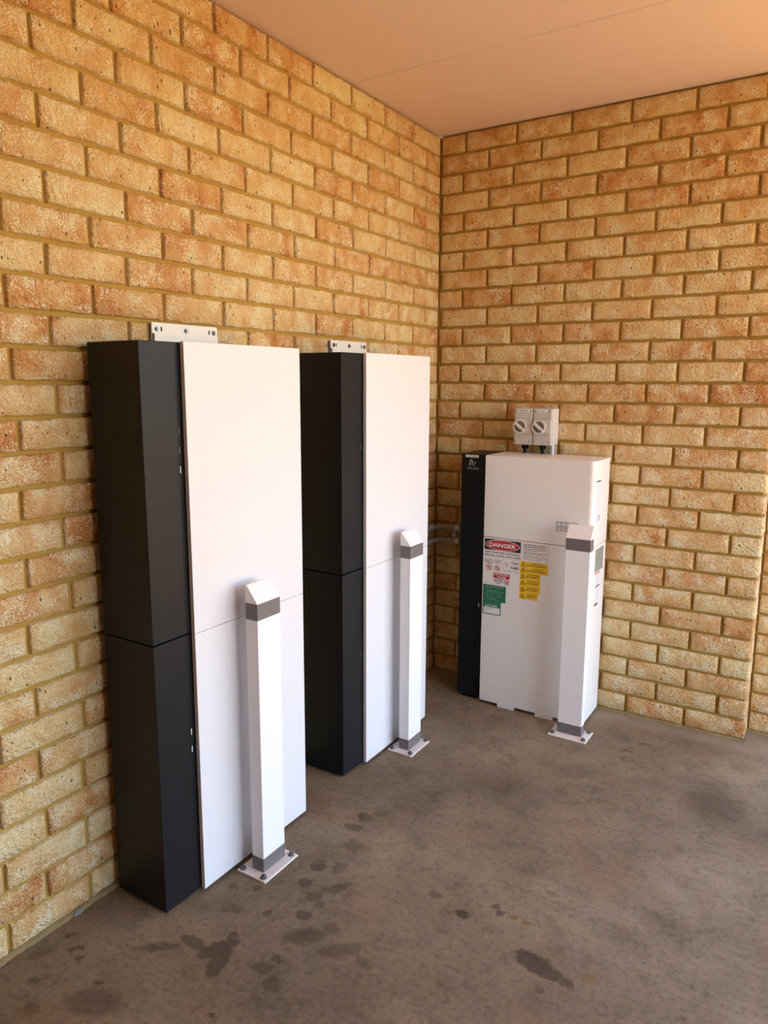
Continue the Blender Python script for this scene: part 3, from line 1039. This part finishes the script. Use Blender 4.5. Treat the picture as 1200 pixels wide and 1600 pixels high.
# six yellow warning stickers, overlapping downwards
ys = [(0.6905, 0.6660, 0.6630), (0.6660, 0.6395, 0.6640), (0.6395, 0.6110, 0.6310), (0.6110, 0.5815, 0.6315), (0.5815, 0.5520, 0.6318), (0.5520, 0.5228, 0.6222)]
for i, (zt, zb, xr) in enumerate(ys):
    y = panel('warning_sticker', 0.5400, xr, zb, zt, M_YEL, low, 2)
    h = zt - zb
    bm = bmesh.new()
    c, zc = 0.5540 - CX0, (zt + zb) / 2
    yy = CYF - 0.0016
    s = 0.0115
    o3 = [(c - s, yy, zc - 0.0095), (c + s, yy, zc - 0.0095), (c, yy, zc + 0.0105)]
    i3 = [(c - s * .62, yy, zc - 0.0072), (c + s * .62, yy, zc - 0.0072), (c, yy, zc + 0.0060)]
    A = [bm.verts.new(p) for p in o3]
    B = [bm.verts.new(p) for p in i3]
    for k in range(3):
        bm.faces.new((A[k], A[(k + 1) % 3], B[(k + 1) % 3], B[k]))
    add_box(bm, (c - 0.0012, yy, zc - 0.0030), (c + 0.0012, yy + 0.0003, zc + 0.0030))
    add_box(bm, (c - 0.0012, yy, zc - 0.0058), (c + 0.0012, yy + 0.0003, zc - 0.0042))
    mesh_obj('triangle', bm, M_YINK, y)
    mid = (0.5690 + xr) / 2
    text_part('lettering', 'WARNING', min(0.052, xr - 0.578), 0.0052, (mid - CX0, TY(2), zt - 0.0058), M_YINK, y, bold=0.025)
    bars('print', words(0.5700, xr - 0.004, zt - 0.0142, 0.0022, 40 + i, 0.002) + words(0.5700, xr - 0.012, zt - 0.0185, 0.0022, 50 + i, 0.002), M_YINK, y, 3)

g1 = panel('green_sticker', 0.3700, 0.4776, 0.4885, 0.5632, M_GREEN, low, 2)
rect = words(0.3800, 0.4650, 0.5535, 0.0050, 61, 0.003, 0.010, 0.020)
for i, z in enumerate((0.5470, 0.5400, 0.5345, 0.5290, 0.5200, 0.5145, 0.5080, 0.5010, 0.4955)):
    rect += words(0.3750 + 0.012 * (i % 2), 0.4000 + 0.07 * ((i * 7) % 5) / 5 + 0.012, z, 0.0021, 70 + i, 0.002)
    rect += words(0.4300, 0.4500 + 0.004 * (i % 4), z, 0.0018, 90 + i, 0.003)
bars('print', rect, M_GRNL, g1, 3)
g2 = panel('battery_sticker', 0.3700, 0.4565, 0.4275, 0.4880, M_GREEN, low, 2)
panel('writing_field', 0.3745, 0.4525, 0.4315, 0.4600, M_LABEL, g2, 3)
text_part('lettering', 'BATTERY', 0.0600, 0.0085, (0.4135 - CX0, TY(2), 0.4665), M_LABEL, g2, bold=0.02)
bars('print', words(0.3800, 0.4100, 0.4795, 0.0025, 101) + words(0.4250, 0.4480, 0.4785, 0.0025, 102), M_GRNL, g2, 3)
bars('handwriting', words(0.3790, 0.4150, 0.4525, 0.0018, 103) + words(0.3790, 0.3960, 0.4420, 0.0018, 104), M_INKG, g2, 4)
bars('border', [(0.3715, 0.4550, 0.4745, 0.4752)], M_GRNL, g2, 3)


# labels and window on the right-hand side (facing +x)
def side(name, y0, y1, z0, z1, mat, parent, lvl=1):
    zo = CZS if parent is upc else 0
    return box(name, (CX1 - CX0 + 0.0005 * (lvl - 1), y0, z0 - zo), (CX1 - CX0 + 0.0005 * lvl, y1, z1 - zo), mat, parent)


side('rating_label', -0.190, -0.142, 0.880, 1.046, M_LILAC, upc)
side('latch_slot', -0.205, -0.150, 1.050, 1.0545, M_INK, upc, 2)
for i in range(3):
    side('print', -0.165, -0.140, 0.888 + 0.008 * i, 0.8915 + 0.008 * i, M_INKG, upc, 2)
wf = side('viewing_window', -0.172, -0.054, 0.664, 0.763, M_WINDOW, low)
side('red_stripe', -0.166, -0.092, 0.654, 0.659, M_RED, low)
side('rating_label', -0.145, -0.098, 0.530, 0.645, M_LILAC, low)
side('latch_slot', -0.150, -0.090, 0.596, 0.601, M_INK, low, 2)
side('latch_slot', -0.150, -0.105, 0.514, 0.523, M_INK, low)


# ------------------------------------------------------------------ rotary isolators above the inverter
def isolator(x0, x1, label, tape, glands):
    zb, zt, yf = 1.1785, 1.3370, -0.095
    t = thing('isolator_switch', label, 'switch', (x0, 0, zb), 'rotary isolators on the back wall')
    w, h = x1 - x0, zt - zb
    box('base_box', (0.0005, -0.070, 0), (w - 0.0005, 0.0, h), M_GREYL, t, bevel=0.003)
    box('cover', (0.001, yf, 0.0005), (w - 0.001, -0.0705, h - 0.0005), M_GREYP, t, bevel=0.004)
    # raised block that carries the knob
    bm = bmesh.new()
    add_box(bm, (0.020, yf - 0.007, h * 0.30), (w + 0.0005 - 0.002, yf + 0.001, h * 0.705), 0.003, 2)
    mesh_obj('knob_block', bm, M_GREYP, t)
    kx, kz = w * 0.37, h * 0.505
    bm = bmesh.new()
    add_ring(bm, (kx, yf - 0.002, kz), (0, -1, 0), 0.0318, 0.0245, 0.013, 36)
    mesh_obj('knob_ring', bm, M_GREYL, t, False)
    bm = bmesh.new()
    add_cyl(bm, (kx, yf + 0.001, kz), (kx, yf - 0.0085, kz), 0.0247, n=36)
    kn = mesh_obj('knob_well', bm, M_GREYD, t)
    a = math.radians(-38)
    bm = bmesh.new()
    L, W = 0.0250, 0.0056
    c, s = math.cos(a), math.sin(a)
    pts = []
    for (u, v) in ((-L, -W), (L + 0.003, -W * 0.8), (L + 0.003, W * 0.8), (-L, W)):
        pts.append((kx + c * u - s * v, yf - 0.024, kz + s * u + c * v))
    add_prism(bm, pts, (0, 0.0160, 0))
    bmesh.ops.recalc_face_normals(bm, faces=bm.faces[:])
    bmesh.ops.bevel(bm, geom=bm.edges[:], offset=0.0018, segments=2, profile=0.5, affect='EDGES')
    mesh_obj('knob_handle', bm, M_GREYL, t)
    bm = bmesh.new()
    add_cyl(bm, (kx + c * 0.020, yf - 0.0238, kz + s * 0.020), (kx + c * 0.020, yf - 0.0246, kz + s * 0.020), 0.0022, n=10)
    mesh_obj('marker', bm, M_INK, t)
    tp = box('name_tape', (w * tape[0], yf - 0.0008, h * 0.905), (w * tape[1], yf, h * 0.975), M_LABEL, t)
    bm = bmesh.new()
    n = max(3, int((tape[1] - tape[0]) * 8))
    for i in range(n):
        xa = w * (tape[0] + (tape[1] - tape[0]) * (0.18 + 0.64 * i / n))
        add_box(bm, (xa, yf - 0.0012, h * 0.928), (xa + w * 0.05, yf - 0.0008, h * 0.952))
    mesh_obj('print', bm, M_INK, tp)['kind'] = 'stuff'
    for (sx, sz) in ((0.10, 0.92), (0.88, 0.92), (0.10, 0.10), (0.86, 0.10)):
        if sz > 0.5 and tape[0] < sx < tape[1]:
            continue
        bm = bmesh.new()
        add_cyl(bm, (w * sx, yf + 0.0005, h * sz), (w * sx, yf - 0.0008, h * sz), 0.0035, n=12)
        mesh_obj('cover_screw', bm, M_GREYD, t)
    for (gx, r, m, nm) in glands:
        bm = bmesh.new()
        top, bot = 0.0005, 1.1378 - zb
        if nm == 'cable_gland':
            add_cyl(bm, (gx, -0.045, top), (gx, -0.045, -0.008), r, n=6)
            add_cyl(bm, (gx, -0.045, -0.008), (gx, -0.045, -0.020), r * 1.12, r * 0.95, n=20)
            add_cyl(bm, (gx, -0.045, -0.020), (gx, -0.045, bot), r * 0.55, n=16)
        else:
            add_cyl(bm, (gx, -0.040, top), (gx, -0.040, bot), r, n=24)
            add_ring(bm, (gx, -0.040, -0.012), (0, 0, 1), r * 1.12, r, 0.008, 24)
        mesh_obj(nm, bm, m, t)
    return t


isolator(0.4335, 0.5195, 'grey rotary isolator switch with the wider name tape', (0.16, 0.84), [(0.036, 0.0145, M_DARK, 'cable_gland')])
isolator(0.5205, 0.6045, 'grey rotary isolator switch with the narrower name tape and steel conduit', (0.26, 0.74),
         [(0.030, 0.0145, M_DARK, 'cable_gland'), (0.071, 0.0125, M_GALV, 'conduit_stub')])

# ------------------------------------------------------------------ conduits between the tall cabinet and the inverter
for (z, lab) in ((0.7560, 'upper grey conduit bending round the brick corner'), (0.6920, 'lower grey conduit bending round the brick corner')):
    t = thing('conduit', lab, 'conduit', (0.0, 0.0, z), 'conduits in the brick corner')
    pts = []
    r = 0.085
    xc, yc = 0.028, -0.026
    pts.append((xc, -0.517, 0))
    pts.append((xc, -0.30, 0))
    for i in range(9):
        a = math.pi / 2 * i / 8
        pts.append((xc + r - r * math.cos(a), yc - r + r * math.sin(a), 0))
    pts.append((0.2386, yc, 0))
    bm = add_tube(bmesh.new(), pts, 0.0125, 16)
    mesh_obj('pipe', bm, M_COND, t, True)
    bm = bmesh.new()
    add_ring(bm, (0.128, yc, 0), (1, 0, 0), 0.0148, 0.0124, 0.018, 20)
    mesh_obj('coupling', bm, M_GREYL, t)
t = thing('saddle_clip', 'small pale clip on the bricks between the two conduits', 'clip', (0.118, 0.0, 0.7265))
box('clip_body', (-0.009, -0.030, -0.012), (0.011, -0.001, 0.012), M_GREYL, t, bevel=0.002)
bm = bmesh.new()
add_cyl(bm, (0.001, -0.0295, 0.004), (0.001, -0.0312, 0.004), 0.0042, n=12)
mesh_obj('clip_screw', bm, M_DARK, t)

# a wisp of straw caught where the back wall meets the ceiling
bm = add_tube(bmesh.new(), [(0.590, -0.002, 2.530), (0.598, -0.012, 2.541), (0.604, -0.018, 2.549), (0.612, -0.020, 2.5505)], 0.0011, 6)
tag(mesh_obj('straw', bm, M_MORTAR), 'wisp of straw caught between back wall and ceiling', 'straw')
